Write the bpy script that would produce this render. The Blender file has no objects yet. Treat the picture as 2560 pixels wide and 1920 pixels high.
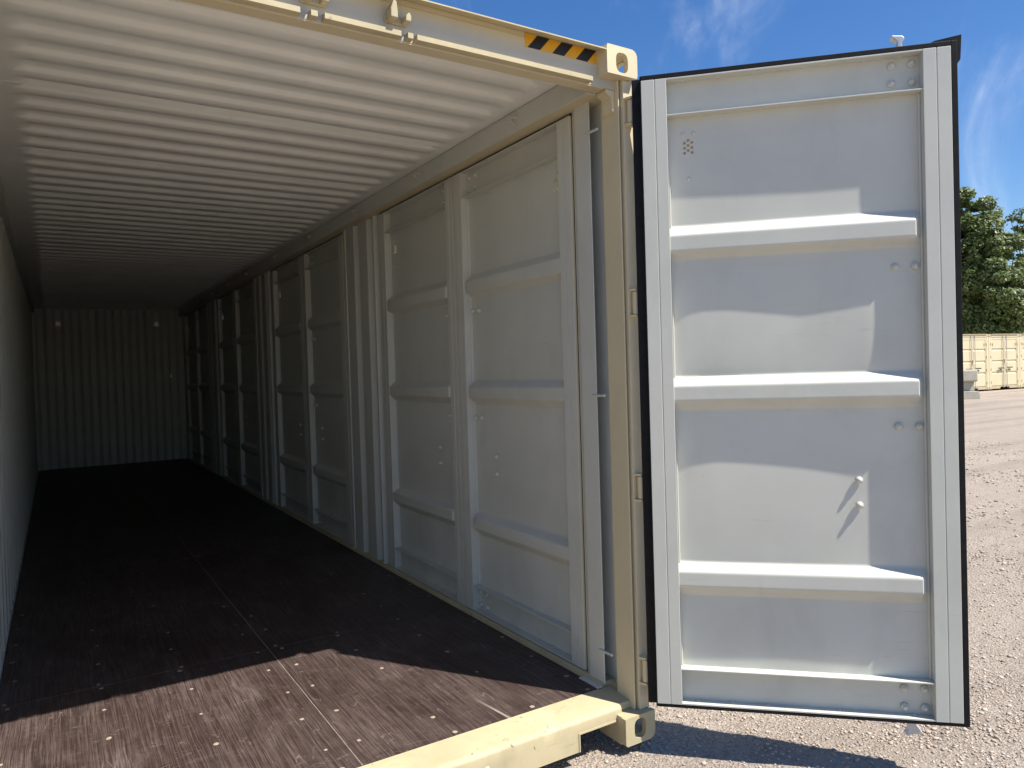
import bpy, bmesh, math, random
import numpy as np
from mathutils import Vector, Matrix

random.seed(7); rng = np.random.default_rng(7)
sc = bpy.context.scene
COL = sc.collection

# ------------------------------------------------------------------ camera
CAM = (-0.8974, -2.3192, 1.5752)
RIGHT = Vector((0.84717725, -0.53042798, -0.03060807))
UP = Vector((0.03560005, -0.00080898, 0.99936579))
FWD = Vector((0.53011634, 0.84772962, -0.01819791))
cam_data = bpy.data.cameras.new('camera')
cam = bpy.data.objects.new('camera', cam_data); COL.objects.link(cam)
cam.matrix_world = Matrix(((RIGHT.x, UP.x, -FWD.x, CAM[0]), (RIGHT.y, UP.y, -FWD.y, CAM[1]),
                           (RIGHT.z, UP.z, -FWD.z, CAM[2]), (0, 0, 0, 1)))
cam_data.sensor_width = 36.0
cam_data.lens = 1830.97 / 2560 * 36
cam_data.clip_start = 0.05
cam_data.clip_end = 2000
sc.camera = cam

# ------------------------------------------------------------------ light
SUN = Vector((-0.65, 1.0, -1.87)).normalized()          # direction the light travels
sd = bpy.data.lights.new('sun', 'SUN'); sd.energy = 5.0; sd.angle = math.radians(0.53)
sd.color = (1.0, 0.95, 0.86)
sun = bpy.data.objects.new('sun', sd); COL.objects.link(sun)
sun.rotation_euler = SUN.to_track_quat('-Z', 'Y').to_euler()
sun.location = (3, -5, 9)

world = bpy.data.worlds.new('World'); sc.world = world; world.use_nodes = True
wn, wl = world.node_tree.nodes, world.node_tree.links
wn.clear()
w_out = wn.new('ShaderNodeOutputWorld'); w_bg = wn.new('ShaderNodeBackground')
sky = wn.new('ShaderNodeTexSky'); sky.sky_type = 'NISHITA'; sky.sun_disc = False
sky.sun_elevation = math.asin(-SUN.z)
sky.sun_rotation = math.atan2(-SUN.x, -SUN.y)
sky.air_density = 1.0; sky.dust_density = 0.3; sky.ozone_density = 3.0
tc = wn.new('ShaderNodeTexCoord')
mp = wn.new('ShaderNodeMapping'); mp.inputs['Rotation'].default_value = (0.35, 0.25, math.radians(20))
mp.inputs['Scale'].default_value = (4.2, 4.2, 2.3); mp.inputs['Location'].default_value = (3.79677, 8.77546, 0.42069)
wl.new(tc.outputs['Generated'], mp.inputs[0])
n1 = wn.new('ShaderNodeTexNoise'); n1.inputs['Scale'].default_value = 1.3; n1.inputs['Detail'].default_value = 10
n1.inputs['Roughness'].default_value = 0.55; n1.inputs['Distortion'].default_value = 1.1
wl.new(mp.outputs[0], n1.inputs['Vector'])
mp2 = wn.new('ShaderNodeMapping'); mp2.inputs['Rotation'].default_value = (0.2, 0.9, 0.5); mp2.inputs['Scale'].default_value = (9, 30, 30)
wl.new(tc.outputs['Generated'], mp2.inputs[0])
n2 = wn.new('ShaderNodeTexNoise'); n2.inputs['Scale'].default_value = 1.0; n2.inputs['Detail'].default_value = 6; n2.inputs['Roughness'].default_value = 0.6
n2.inputs['Distortion'].default_value = 0.6
wl.new(mp2.outputs[0], n2.inputs['Vector'])
r1 = wn.new('ShaderNodeValToRGB'); r1.color_ramp.elements[0].position = 0.545; r1.color_ramp.elements[1].position = 0.95
r1.color_ramp.interpolation = 'EASE'
wl.new(n1.outputs['Fac'], r1.inputs[0])
r2 = wn.new('ShaderNodeValToRGB'); r2.color_ramp.elements[0].position = 0.25; r2.color_ramp.elements[1].position = 0.75
r2.color_ramp.elements[0].color = (.25, .25, .25, 1)
wl.new(n2.outputs['Fac'], r2.inputs[0])
cm = wn.new('ShaderNodeMath'); cm.operation = 'MULTIPLY'; wl.new(r1.outputs[0], cm.inputs[0]); wl.new(r2.outputs[0], cm.inputs[1])
mixc = wn.new('ShaderNodeMix'); mixc.data_type = 'RGBA'
hsv = wn.new('ShaderNodeHueSaturation'); hsv.inputs['Saturation'].default_value = 1.28; hsv.inputs['Hue'].default_value = 0.508
wl.new(sky.outputs[0], hsv.inputs['Color'])
wl.new(cm.outputs[0], mixc.inputs['Factor']); wl.new(hsv.outputs[0], mixc.inputs['A'])
mixc.inputs['B'].default_value = (7.5, 8.0, 8.8, 1)
wl.new(mixc.outputs['Result'], w_bg.inputs['Color'])
w_bg.inputs['Strength'].default_value = 0.088
wl.new(w_bg.outputs[0], w_out.inputs['Surface'])

vs = sc.view_settings
vs.view_transform = 'Standard'; vs.look = 'None'; vs.exposure = 0.78; vs.gamma = 1.0; vs.use_curve_mapping = False
sc.render.engine = 'CYCLES'
cy = sc.cycles
cy.max_bounces = 12; cy.diffuse_bounces = 5; cy.glossy_bounces = 4; cy.transmission_bounces = 4
cy.use_denoising = True; cy.sample_clamp_indirect = 8.0
try: cy.denoiser = 'OPENIMAGEDENOISE'
except Exception: pass

# ------------------------------------------------------------------ materials
def new_mat(name):
    m = bpy.data.materials.new(name); m.use_nodes = True
    nt = m.node_tree; b = nt.nodes['Principled BSDF']
    return m, nt, nt.nodes, nt.links, b

def ramp(nodes, links, src, p0, p1, c0=(0, 0, 0, 1), c1=(1, 1, 1, 1)):
    r = nodes.new('ShaderNodeValToRGB'); e = r.color_ramp.elements
    e[0].position = p0; e[1].position = p1; e[0].color = c0; e[1].color = c1
    links.new(src, r.inputs[0]); return r

def noise(nodes, links, vec, scale, detail=4, rough=0.5, dist=0.0):
    n = nodes.new('ShaderNodeTexNoise'); n.inputs['Scale'].default_value = scale
    n.inputs['Detail'].default_value = detail; n.inputs['Roughness'].default_value = rough
    n.inputs['Distortion'].default_value = dist
    if vec is not None: links.new(vec, n.inputs['Vector'])
    return n

def mapping(nodes, links, vec, scale, rot=(0, 0, 0), loc=(0, 0, 0)):
    m = nodes.new('ShaderNodeMapping'); m.inputs['Scale'].default_value = scale
    m.inputs['Rotation'].default_value = rot; m.inputs['Location'].default_value = loc
    links.new(vec, m.inputs[0]); return m.outputs[0]

def mixrgb(nodes, links, fac, a, b, blend='MIX'):
    m = nodes.new('ShaderNodeMix'); m.data_type = 'RGBA'; m.blend_type = blend
    for key, v in (('Factor', fac), ('A', a), ('B', b)):
        if hasattr(v, 'is_linked') or hasattr(v, 'links'): links.new(v, m.inputs[key])
        else: m.inputs[key].default_value = v
    return m.outputs['Result']

def paint(name, col, rough=0.45, var=0.06, dirt=(0.25, 0.22, 0.18), dirt_amt=0.25, peel=0.04, spec=0.4, chips=False):
    m, nt, N, L, b = new_mat(name)
    t = N.new('ShaderNodeTexCoord').outputs['Object']
    a = noise(N, L, t, 2.3, 6, 0.6)
    ra = ramp(N, L, a.outputs['Fac'], 0.3, 0.7,
              tuple(c * (1 - var) for c in col) + (1,), tuple(min(1, c * (1 + var)) for c in col) + (1,))
    # fine grime specks
    s = noise(N, L, t, 55, 5, 0.65, 0.3)
    rs = ramp(N, L, s.outputs['Fac'], 0.66, 0.78)
    # scuffs: stretched streaks where a coarse mask allows
    st = noise(N, L, mapping(N, L, t, (6, 6, 90), (0.2, 0.1, 0)), 1.0, 6, 0.7, 0.4)
    mk = noise(N, L, t, 1.7, 3, 0.5)
    rst = ramp(N, L, st.outputs['Fac'], 0.60, 0.74); rmk = ramp(N, L, mk.outputs['Fac'], 0.5, 0.68)
    mul = N.new('ShaderNodeMath'); mul.operation = 'MULTIPLY'
    L.new(rst.outputs[0], mul.inputs[0]); L.new(rmk.outputs[0], mul.inputs[1])
    ad = N.new('ShaderNodeMath'); ad.operation = 'MAXIMUM'
    h = N.new('ShaderNodeMath'); h.operation = 'MULTIPLY'; h.inputs[1].default_value = 0.5
    L.new(rs.outputs[0], h.inputs[0]); L.new(h.outputs[0], ad.inputs[0]); L.new(mul.outputs[0], ad.inputs[1])
    f = N.new('ShaderNodeMath'); f.operation = 'MULTIPLY'; f.inputs[1].default_value = dirt_amt
    L.new(ad.outputs[0], f.inputs[0])
    c = mixrgb(N, L, f.outputs[0], ra.outputs[0], tuple(dirt) + (1,))
    # broad hand and dust smudges
    sm_ = noise(N, L, mapping(N, L, t, (1.2, 1.2, 0.7)), 3.1, 7, 0.68, 0.8)
    rsm = ramp(N, L, sm_.outputs['Fac'], 0.5, 0.72, (0, 0, 0, 1), (dirt_amt * .45,) * 3 + (1,))
    c = mixrgb(N, L, rsm.outputs[0], c, tuple(q * .62 for q in col) + (1,))
    if chips:
        ch = noise(N, L, t, 38, 4, 0.55, 0.2); cm_ = noise(N, L, t, 5.0, 3, 0.5)
        rc = ramp(N, L, ch.outputs['Fac'], 0.655, 0.675); rcm = ramp(N, L, cm_.outputs['Fac'], 0.52, 0.6)
        mc = N.new('ShaderNodeMath'); mc.operation = 'MULTIPLY'; L.new(rc.outputs[0], mc.inputs[0]); L.new(rcm.outputs[0], mc.inputs[1])
        cc = ramp(N, L, noise(N, L, t, 11, 2, .5).outputs['Fac'], .42, .58, (0.16, 0.15, 0.15, 1), (0.20, 0.085, 0.04, 1))
        c = mixrgb(N, L, mc.outputs[0], c, cc.outputs[0])
    L.new(c, b.inputs['Base Color'])
    rr = ramp(N, L, a.outputs['Fac'], 0.2, 0.8, (rough - .07,) * 3 + (1,), (rough + .1,) * 3 + (1,))
    L.new(rr.outputs[0], b.inputs['Roughness'])
    b.inputs['Specular IOR Level'].default_value = spec
    pk = noise(N, L, t, 420, 2, 0.5); lo = noise(N, L, t, 9, 3, 0.5)
    sm = N.new('ShaderNodeMath'); sm.operation = 'MULTIPLY_ADD'; sm.inputs[1].default_value = 3.0
    L.new(lo.outputs['Fac'], sm.inputs[0]); L.new(pk.outputs['Fac'], sm.inputs[2])
    bp = N.new('ShaderNodeBump'); bp.inputs['Strength'].default_value = peel; bp.inputs['Distance'].default_value = 0.004
    L.new(sm.outputs[0], bp.inputs['Height']); L.new(bp.outputs[0], b.inputs['Normal'])
    return m

def plain(name, col, rough=0.6, metal=0.0, var=0.1, scale=20, spec=0.4):
    m, nt, N, L, b = new_mat(name)
    t = N.new('ShaderNodeTexCoord').outputs['Object']
    a = noise(N, L, t, scale, 5, 0.6)
    ra = ramp(N, L, a.outputs['Fac'], 0.3, 0.7, tuple(c * (1 - var) for c in col) + (1,),
              tuple(min(1, c * (1 + var)) for c in col) + (1,))
    L.new(ra.outputs[0], b.inputs['Base Color'])
    b.inputs['Roughness'].default_value = rough; b.inputs['Metallic'].default_value = metal
    b.inputs['Specular IOR Level'].default_value = spec
    return m

GREY = paint('grey_paint', (0.552, 0.552, 0.495), 0.45, 0.05, (0.22, 0.21, 0.19), 0.45)
ROOF_LIT = paint('bounce_lightened_roof_grey', (0.79, 0.79, 0.745), 0.5, 0.05, (0.25, 0.23, 0.2), 0.3)  # ceiling grey made lighter: bounced light put into the base colour
CREAM = paint('cream_paint', (0.62, 0.535, 0.355), 0.42, 0.04, (0.28, 0.2, 0.12), 0.35)
CREAM_W = paint('worn_cream_paint', (0.455, 0.388, 0.24), 0.6, 0.15, (0.2, 0.17, 0.13), 0.9, 0.08, 0.4, True)
def header_paint():
    m = paint('grimy_cream_paint', (0.62, 0.53, 0.34), 0.45, 0.05, (0.2, 0.17, 0.13), 0.5)
    N, L = m.node_tree.nodes, m.node_tree.links; b = N['Principled BSDF']
    src = b.inputs['Base Color'].links[0].from_socket
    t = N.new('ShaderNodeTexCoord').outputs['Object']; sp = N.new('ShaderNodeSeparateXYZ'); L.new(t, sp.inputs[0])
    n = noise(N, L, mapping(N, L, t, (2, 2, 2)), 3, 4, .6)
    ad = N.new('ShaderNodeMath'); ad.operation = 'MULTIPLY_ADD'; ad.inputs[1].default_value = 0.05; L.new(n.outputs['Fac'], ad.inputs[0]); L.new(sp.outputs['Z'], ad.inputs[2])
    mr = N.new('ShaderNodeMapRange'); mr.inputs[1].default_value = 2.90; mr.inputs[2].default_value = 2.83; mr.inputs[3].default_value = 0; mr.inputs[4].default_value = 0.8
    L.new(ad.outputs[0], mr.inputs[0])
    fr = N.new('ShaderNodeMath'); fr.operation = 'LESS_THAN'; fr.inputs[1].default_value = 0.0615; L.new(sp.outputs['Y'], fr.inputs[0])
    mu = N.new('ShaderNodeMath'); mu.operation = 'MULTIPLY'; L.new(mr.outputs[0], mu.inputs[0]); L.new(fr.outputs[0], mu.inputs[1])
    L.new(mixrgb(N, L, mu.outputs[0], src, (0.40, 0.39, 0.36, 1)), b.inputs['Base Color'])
    return m
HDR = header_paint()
RUBBER = plain('black_rubber', (0.010, 0.010, 0.011), 0.6, 0, 0.4, 30, 0.2)
GALV = plain('galvanised_steel', (0.55, 0.56, 0.57), 0.45, 0.35, 0.15, 60)
YELLOW = plain('yellow_sticker', (0.70, 0.36, 0.02), 0.4, 0, 0.06, 8)
BLACKS = plain('black_sticker', (0.015, 0.015, 0.02), 0.35, 0, 0.2, 8)
FILLER = plain('screw_filler', (0.31, 0.26, 0.20), 0.8, 0, 0.35, 120)
MASTIC = plain('grey_seam_sealant', (0.24, 0.205, 0.165), 0.8, 0, 0.35, 60)

def floor_mat():
    m, nt, N, L, b = new_mat('phenolic_plywood')
    t = N.new('ShaderNodeTexCoord').outputs['Object']
    warp = noise(N, L, mapping(N, L, t, (3, 0.8, 1)), 2.0, 4, 0.6)
    wv = N.new('ShaderNodeVectorMath'); wv.operation = 'SCALE'; wv.inputs['Scale'].default_value = 0.03
    L.new(warp.outputs['Color'], wv.inputs[0])
    ta = N.new('ShaderNodeVectorMath'); ta.operation = 'ADD'; L.new(t, ta.inputs[0]); L.new(wv.outputs[0], ta.inputs[1])
    g = noise(N, L, mapping(N, L, ta.outputs[0], (190, 2.6, 1)), 1.0, 6, 0.62, 0.15)
    rg = ramp(N, L, g.outputs['Fac'], 0.45, 0.62)
    base = mixrgb(N, L, rg.outputs[0], (0.030, 0.0175, 0.0155, 1), (0.078, 0.053, 0.047, 1))
    # dusty patches
    d = noise(N, L, mapping(N, L, t, (1.6, 1.1, 1)), 2.2, 8, 0.7, 0.5)
    rd = ramp(N, L, d.outputs['Fac'], 0.42, 0.75)
    g2 = noise(N, L, mapping(N, L, ta.outputs[0], (210, 5, 1), loc=(3, 1, 0)), 1.0, 5, 0.7)
    rg2 = ramp(N, L, g2.outputs['Fac'], 0.42, 0.66)
    md = N.new('ShaderNodeMath'); md.operation = 'MULTIPLY'; L.new(rd.outputs[0], md.inputs[0]); L.new(rg2.outputs[0], md.inputs[1])
    c = mixrgb(N, L, md.outputs[0], base, (0.19, 0.152, 0.133, 1))
    # scratches: thin contour lines of stretched noises in several directions
    prev = c
    for k, (ang, sx, sy, thr, off) in enumerate([(0.5, 2.2, 9, 0.0022, 1), (-0.75, 2.0, 8, 0.002, 5), (1.35, 1.4, 7, 0.0018, 9), (0.05, 5, 0.7, 0.0022, 13)]):
        s = noise(N, L, mapping(N, L, t, (sx, sy, 1), (0, 0, ang), (off, off * .7, 0)), 1.6, 2.5, 0.55)
        sub = N.new('ShaderNodeMath'); sub.operation = 'SUBTRACT'; sub.inputs[1].default_value = 0.5; L.new(s.outputs['Fac'], sub.inputs[0])
        ab = N.new('ShaderNodeMath'); ab.operation = 'ABSOLUTE'; L.new(sub.outputs[0], ab.inputs[0])
        rl = ramp(N, L, ab.outputs[0], 0.0, thr * 2.2, (1, 1, 1, 1), (0, 0, 0, 1))
        mk = noise(N, L, mapping(N, L, t, (1, 1, 1), (0, 0, 0), (off * 3, 0, 0)), 5.5, 3, 0.6)
        rm = ramp(N, L, mk.outputs['Fac'], 0.5, 0.64)
        mm = N.new('ShaderNodeMath'); mm.operation = 'MULTIPLY'; L.new(rl.outputs[0], mm.inputs[0]); L.new(rm.outputs[0], mm.inputs[1])
        m2 = N.new('ShaderNodeMath'); m2.operation = 'MULTIPLY'; m2.inputs[1].default_value = 0.4; L.new(mm.outputs[0], m2.inputs[0])
        prev = mixrgb(N, L, m2.outputs[0], prev, (0.30, 0.25, 0.22, 1))
    # dust specks and crumbs
    v = noise(N, L, t, 95, 3, 0.6); rv = ramp(N, L, v.outputs['Fac'], 0.70, 0.76)
    v3 = N.new('ShaderNodeMath'); v3.operation = 'MULTIPLY'; v3.inputs[1].default_value = 0.25; L.new(rv.outputs[0], v3.inputs[0])
    prev = mixrgb(N, L, v3.outputs[0], prev, (0.33, 0.28, 0.24, 1))
    # pale scraped streak running in from the threshold
    sp = N.new('ShaderNodeSeparateXYZ'); L.new(t, sp.inputs[0])
    mxx = N.new('ShaderNodeMath'); mxx.operation = 'MULTIPLY_ADD'; mxx.inputs[1].default_value = 0.13; mxx.inputs[2].default_value = -0.655
    L.new(sp.outputs['Y'], mxx.inputs[0])
    sx_ = N.new('ShaderNodeMath'); sx_.operation = 'ADD'; L.new(sp.outputs['X'], sx_.inputs[0]); L.new(mxx.outputs[0], sx_.inputs[1])
    sa = N.new('ShaderNodeMath'); sa.operation = 'ABSOLUTE'; L.new(sx_.outputs[0], sa.inputs[0])
    r_a = ramp(N, L, sa.outputs[0], 0.002, 0.008, (1, 1, 1, 1), (0, 0, 0, 1))
    r_b = ramp(N, L, sp.outputs['Y'], 0.30, 0.46, (1, 1, 1, 1), (0, 0, 0, 1))
    m_s = N.new('ShaderNodeMath'); m_s.operation = 'MULTIPLY'; L.new(r_a.outputs[0], m_s.inputs[0]); L.new(r_b.outputs[0], m_s.inputs[1])
    m_t = N.new('ShaderNodeMath'); m_t.operation = 'MULTIPLY'; m_t.inputs[1].default_value = 0.8; L.new(m_s.outputs[0], m_t.inputs[0])
    prev = mixrgb(N, L, m_t.outputs[0], prev, (0.38, 0.33, 0.29, 1))
    L.new(prev, b.inputs['Base Color'])
    b.inputs['Roughness'].default_value = 0.5; b.inputs['Specular IOR Level'].default_value = 0.35
    bp = N.new('ShaderNodeBump'); bp.inputs['Strength'].default_value = 0.25; bp.inputs['Distance'].default_value = 0.002
    L.new(g.outputs['Fac'], bp.inputs['Height']); L.new(bp.outputs[0], b.inputs['Normal'])
    return m
FLOOR = floor_mat()

def ground_mat():
    m, nt, N, L, b = new_mat('gravel_ground')
    t = N.new('ShaderNodeTexCoord').outputs['Object']
    big = noise(N, L, t, 0.35, 6, 0.6); mid = noise(N, L, t, 4.0, 6, 0.65); fine = noise(N, L, t, 70, 6, 0.7)
    vo = N.new('ShaderNodeTexVoronoi'); vo.inputs['Scale'].default_value = 75; L.new(t, vo.inputs['Vector'])
    c0 = ramp(N, L, mid.outputs['Fac'], 0.3, 0.7, (0.365, 0.30, 0.235, 1), (0.51, 0.428, 0.345, 1))
    tr_ = noise(N, L, mapping(N, L, t, (0.10, 1.3, 1), (0, 0, 0.45)), 1.0, 5, 0.6)
    c1 = mixrgb(N, L, 0.5, c0.outputs[0], ramp(N, L, vo.outputs['Color'], 0.05, 0.95, (0.22, 0.18, 0.15, 1), (0.66, 0.57, 0.485, 1)).outputs[0])
    c2 = mixrgb(N, L, ramp(N, L, fine.outputs['Fac'], 0.36, 0.5, (0.75, 0.75, 0.75, 1), (0, 0, 0, 1)).outputs[0], c1, (0.20, 0.16, 0.13, 1))
    c3 = mixrgb(N, L, ramp(N, L, big.outputs['Fac'], 0.42, 0.66, (0, 0, 0, 1), (0.5, 0.5, 0.5, 1)).outputs[0], c2, (0.36, 0.30, 0.25, 1))
    c3 = mixrgb(N, L, ramp(N, L, tr_.outputs['Fac'], 0.48, 0.64, (0.06, 0.06, 0.06, 1), (0.5, 0.5, 0.5, 1)).outputs[0], c3, (0.25, 0.205, 0.165, 1))
    L.new(c3, b.inputs['Base Color']); b.inputs['Roughness'].default_value = 0.95; b.inputs['Specular IOR Level'].default_value = 0.15
    add = N.new('ShaderNodeMath'); add.operation = 'MULTIPLY_ADD'; add.inputs[1].default_value = 0.6
    L.new(vo.outputs['Distance'], add.inputs[0]); L.new(fine.outputs['Fac'], add.inputs[2])
    ad2 = N.new('ShaderNodeMath'); ad2.operation = 'MULTIPLY_ADD'; ad2.inputs[1].default_value = 2.5
    L.new(mid.outputs['Fac'], ad2.inputs[0]); L.new(add.outputs[0], ad2.inputs[2])
    bp = N.new('ShaderNodeBump'); bp.inputs['Strength'].default_value = 0.9; bp.inputs['Distance'].default_value = 0.02
    L.new(ad2.outputs[0], bp.inputs['Height']); L.new(bp.outputs[0], b.inputs['Normal'])
    return m
GROUND = ground_mat()

def island_mat(name, cols, rough=0.9, spec=0.2, trans=None):
    m, nt, N, L, b = new_mat(name)
    g = N.new('ShaderNodeNewGeometry')
    r = N.new('ShaderNodeValToRGB'); e = r.color_ramp.elements
    while len(e) < len(cols): e.new(0.5)
    for i, c in enumerate(cols):
        e[i].position = i / (len(cols) - 1); e[i].color = tuple(c) + (1,)
    L.new(g.outputs['Random Per Island'], r.inputs[0])
    L.new(r.outputs[0], b.inputs['Base Color'])
    b.inputs['Roughness'].default_value = rough; b.inputs['Specular IOR Level'].default_value = spec
    if trans:
        tr = N.new('ShaderNodeBsdfTranslucent'); mixs = N.new('ShaderNodeMixShader'); mixs.inputs[0].default_value = trans
        hs = N.new('ShaderNodeHueSaturation'); hs.inputs['Value'].default_value = 1.5; hs.inputs['Hue'].default_value = 0.48
        L.new(r.outputs[0], hs.inputs['Color']); L.new(hs.outputs[0], tr.inputs['Color'])
        L.new(b.outputs[0], mixs.inputs[1]); L.new(tr.outputs[0], mixs.inputs[2])
        L.new(mixs.outputs[0], N['Material Output'].inputs['Surface'])
    return m
STONE = island_mat('gravel_stones', [(0.20, 0.17, 0.155), (0.42, 0.345, 0.28), (0.52, 0.435, 0.355), (0.31, 0.27, 0.24), (0.54, 0.48, 0.41), (0.41, 0.33, 0.26)])
LEAF = island_mat('tree_leaves', [(0.055, 0.09, 0.02), (0.10, 0.15, 0.035), (0.15, 0.20, 0.055), (0.22, 0.25, 0.11)], 0.45, 0.5, 0.3)
LEAF2 = island_mat('light_tree_leaves', [(0.05, 0.08, 0.02), (0.085, 0.12, 0.035), (0.13, 0.17, 0.06)], 0.5, 0.4, 0.25)
BARK = plain('bark', (0.10, 0.08, 0.06), 0.9, 0, 0.3, 8)
CONC = paint('concrete', (0.42, 0.39, 0.32), 0.85, 0.12, (0.2, 0.17, 0.12), 0.5, 0.3, 0.2)

# ------------------------------------------------------------------ mesh helpers
class MB:
    def __init__(s): s.v = []; s.f = []; s.m = []
    def add(s, vs_, fs, mi=0):
        o = len(s.v); s.v += [tuple(p) for p in vs_]
        for f in fs: s.f.append(tuple(i + o for i in f)); s.m.append(mi)
        return s
    def box(s, x0, x1, y0, y1, z0, z1, mi=0, faces=None):
        P = [(x0, y0, z0), (x1, y0, z0), (x1, y1, z0), (x0, y1, z0), (x0, y0, z1), (x1, y0, z1), (x1, y1, z1), (x0, y1, z1)]
        F = [(0, 3, 2, 1), (4, 5, 6, 7), (0, 1, 5, 4), (1, 2, 6, 5), (2, 3, 7, 6), (3, 0, 4, 7)]  # bottom top -y +x +y -x
        o = len(s.v); s.v += P
        for k, f in enumerate(F):
            s.f.append(tuple(i + o for i in f)); s.m.append(faces.get(k, mi) if faces else mi)
        return s
    def prism(s, poly, a0, a1, axis, mi=0):
        """poly: list of 2D points; axis 'x': (y,z), 'y': (x,z), 'z': (x,y)"""
        def P(p, a):
            return {'x': (a, p[0], p[1]), 'y': (p[0], a, p[1]), 'z': (p[0], p[1], a)}[axis]
        n = len(poly); V = [P(p, a0) for p in poly] + [P(p, a1) for p in poly]
        F = [(i, (i + 1) % n, (i + 1) % n + n, i + n) for i in range(n)] + [tuple(range(n))[::-1], tuple(range(n, 2 * n))]
        return s.add(V, F, mi)
    def sheet(s, poly, a0, a1, axis, na=1, mi=0):
        def P(p, a):
            return {'x': (a, p[0], p[1]), 'y': (p[0], a, p[1]), 'z': (p[0], p[1], a)}[axis]
        n = len(poly); V = []; F = []
        for k in range(na + 1):
            a = a0 + (a1 - a0) * k / na
            V += [P(p, a) for p in poly]
        for k in range(na):
            for i in range(n - 1): F.append((k * n + i, k * n + i + 1, (k + 1) * n + i + 1, (k + 1) * n + i))
        return s.add(V, F, mi)
    def tube(s, pts, r, n=8, mi=0):
        pts = [Vector(p) for p in pts]; V = []; F = []
        rs = r if isinstance(r, (list, tuple)) else [r] * len(pts)
        for i, p in enumerate(pts):
            d = (pts[min(i + 1, len(pts) - 1)] - pts[max(i - 1, 0)]).normalized()
            a = d.orthogonal().normalized() if abs(d.z) > .9 else d.cross(Vector((0, 0, 1))).normalized()
            if abs(d.z) > .9: a = (Vector((1, 0, 0)) - d * d.x).normalized()
            b = d.cross(a)
            for k in range(n):
                t = 2 * math.pi * k / n; V.append(p + (a * math.cos(t) + b * math.sin(t)) * rs[i])
        for i in range(len(pts) - 1):
            for k in range(n): F.append((i * n + k, i * n + (k + 1) % n, (i + 1) * n + (k + 1) % n, (i + 1) * n + k))
        F.append(tuple(range(n))[::-1]); F.append(tuple(range((len(pts) - 1) * n, len(pts) * n)))
        return s.add(V, F, mi)
    def mesh(s, name, mats, smooth=None, bevel=None):
        me = bpy.data.meshes.new(name); me.from_pydata(s.v, [], s.f); me.update()
        for mt in (mats if isinstance(mats, (list, tuple)) else [mats]): me.materials.append(mt)
        if any(s.m): me.polygons.foreach_set('material_index', s.m)
        bm = bmesh.new(); bm.from_mesh(me)
        if bevel:
            es = [e for e in bm.edges if len(e.link_faces) == 2 and e.calc_face_angle(0) > 0.6]
            bmesh.ops.bevel(bm, geom=es, offset=bevel, segments=2, affect='EDGES', profile=0.5)
            smooth = smooth or 12
        bmesh.ops.recalc_face_normals(bm, faces=bm.faces)
        bm.to_mesh(me); bm.free()
        if smooth:
            me.polygons.foreach_set('use_smooth', [True] * len(me.polygons))
            me.set_sharp_from_angle(angle=math.radians(smooth))
        return me

def obj(name, me, parent=None, loc=(0, 0, 0), rot=(0, 0, 0)):
    o = bpy.data.objects.new(name, me); COL.objects.link(o)
    o.location = loc; o.rotation_euler = rot
    if parent: o.parent = parent
    return o
def empty(name, loc=(0, 0, 0), rz=0.0):
    o = bpy.data.objects.new(name, None); COL.objects.link(o); o.location = loc; o.rotation_euler = (0, 0, rz)
    o.empty_display_size = 0.2
    return o
def tag(o, label=None, cat=None, group=None, kind=None):
    if label: o['label'] = label
    if cat: o['category'] = cat
    if group: o['group'] = group
    if kind: o['kind'] = kind
    return o

# ------------------------------------------------------------------ ground
GZ = -0.055
def axis_coords(lo, hi, near0, near1, step):
    a = list(np.arange(near0, near1 + 1e-6, step)); s = step; x = near1
    while x < hi: s *= 1.35; x += s; a.append(min(x, hi))
    s = step; x = near0
    while x > lo: s *= 1.35; x -= s; a.insert(0, max(x, lo))
    return np.array(a)
gx = axis_coords(-400, 600, -3, 8, 0.12); gy = axis_coords(-400, 600, -5, 8, 0.12)
X, Y = np.meshgrid(gx, gy)
def bumps(x, y):
    return (0.012 * np.sin(x * 1.7 + 0.6 * y) * np.sin(y * 1.3 - .4 * x + 1) + 0.006 * np.sin(x * 5.1 + y * 2.2) * np.sin(y * 4.3 - x * 1.7)
            + 0.003 * np.sin(x * 13 + 4 * y) * np.sin(11 * y - 5 * x))
Z = GZ + bumps(X, Y) * np.exp(-((X - 2) ** 2 + Y ** 2) / 900.0)
nx, ny = len(gx), len(gy)
verts = np.stack([X.ravel(), Y.ravel(), Z.ravel()], 1)
ii = (np.arange(ny - 1)[:, None] * nx + np.arange(nx - 1)[None, :]).ravel()
faces = np.stack([ii, ii + 1, ii + 1 + nx, ii + nx], 1)
gm = bpy.data.meshes.new('ground'); gm.from_pydata(verts.tolist(), [], faces.tolist()); gm.materials.append(GROUND)
gm.polygons.foreach_set('use_smooth', [True] * len(gm.polygons))
ground = tag(obj('ground', gm), 'tan gravel yard', kind='structure')

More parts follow.
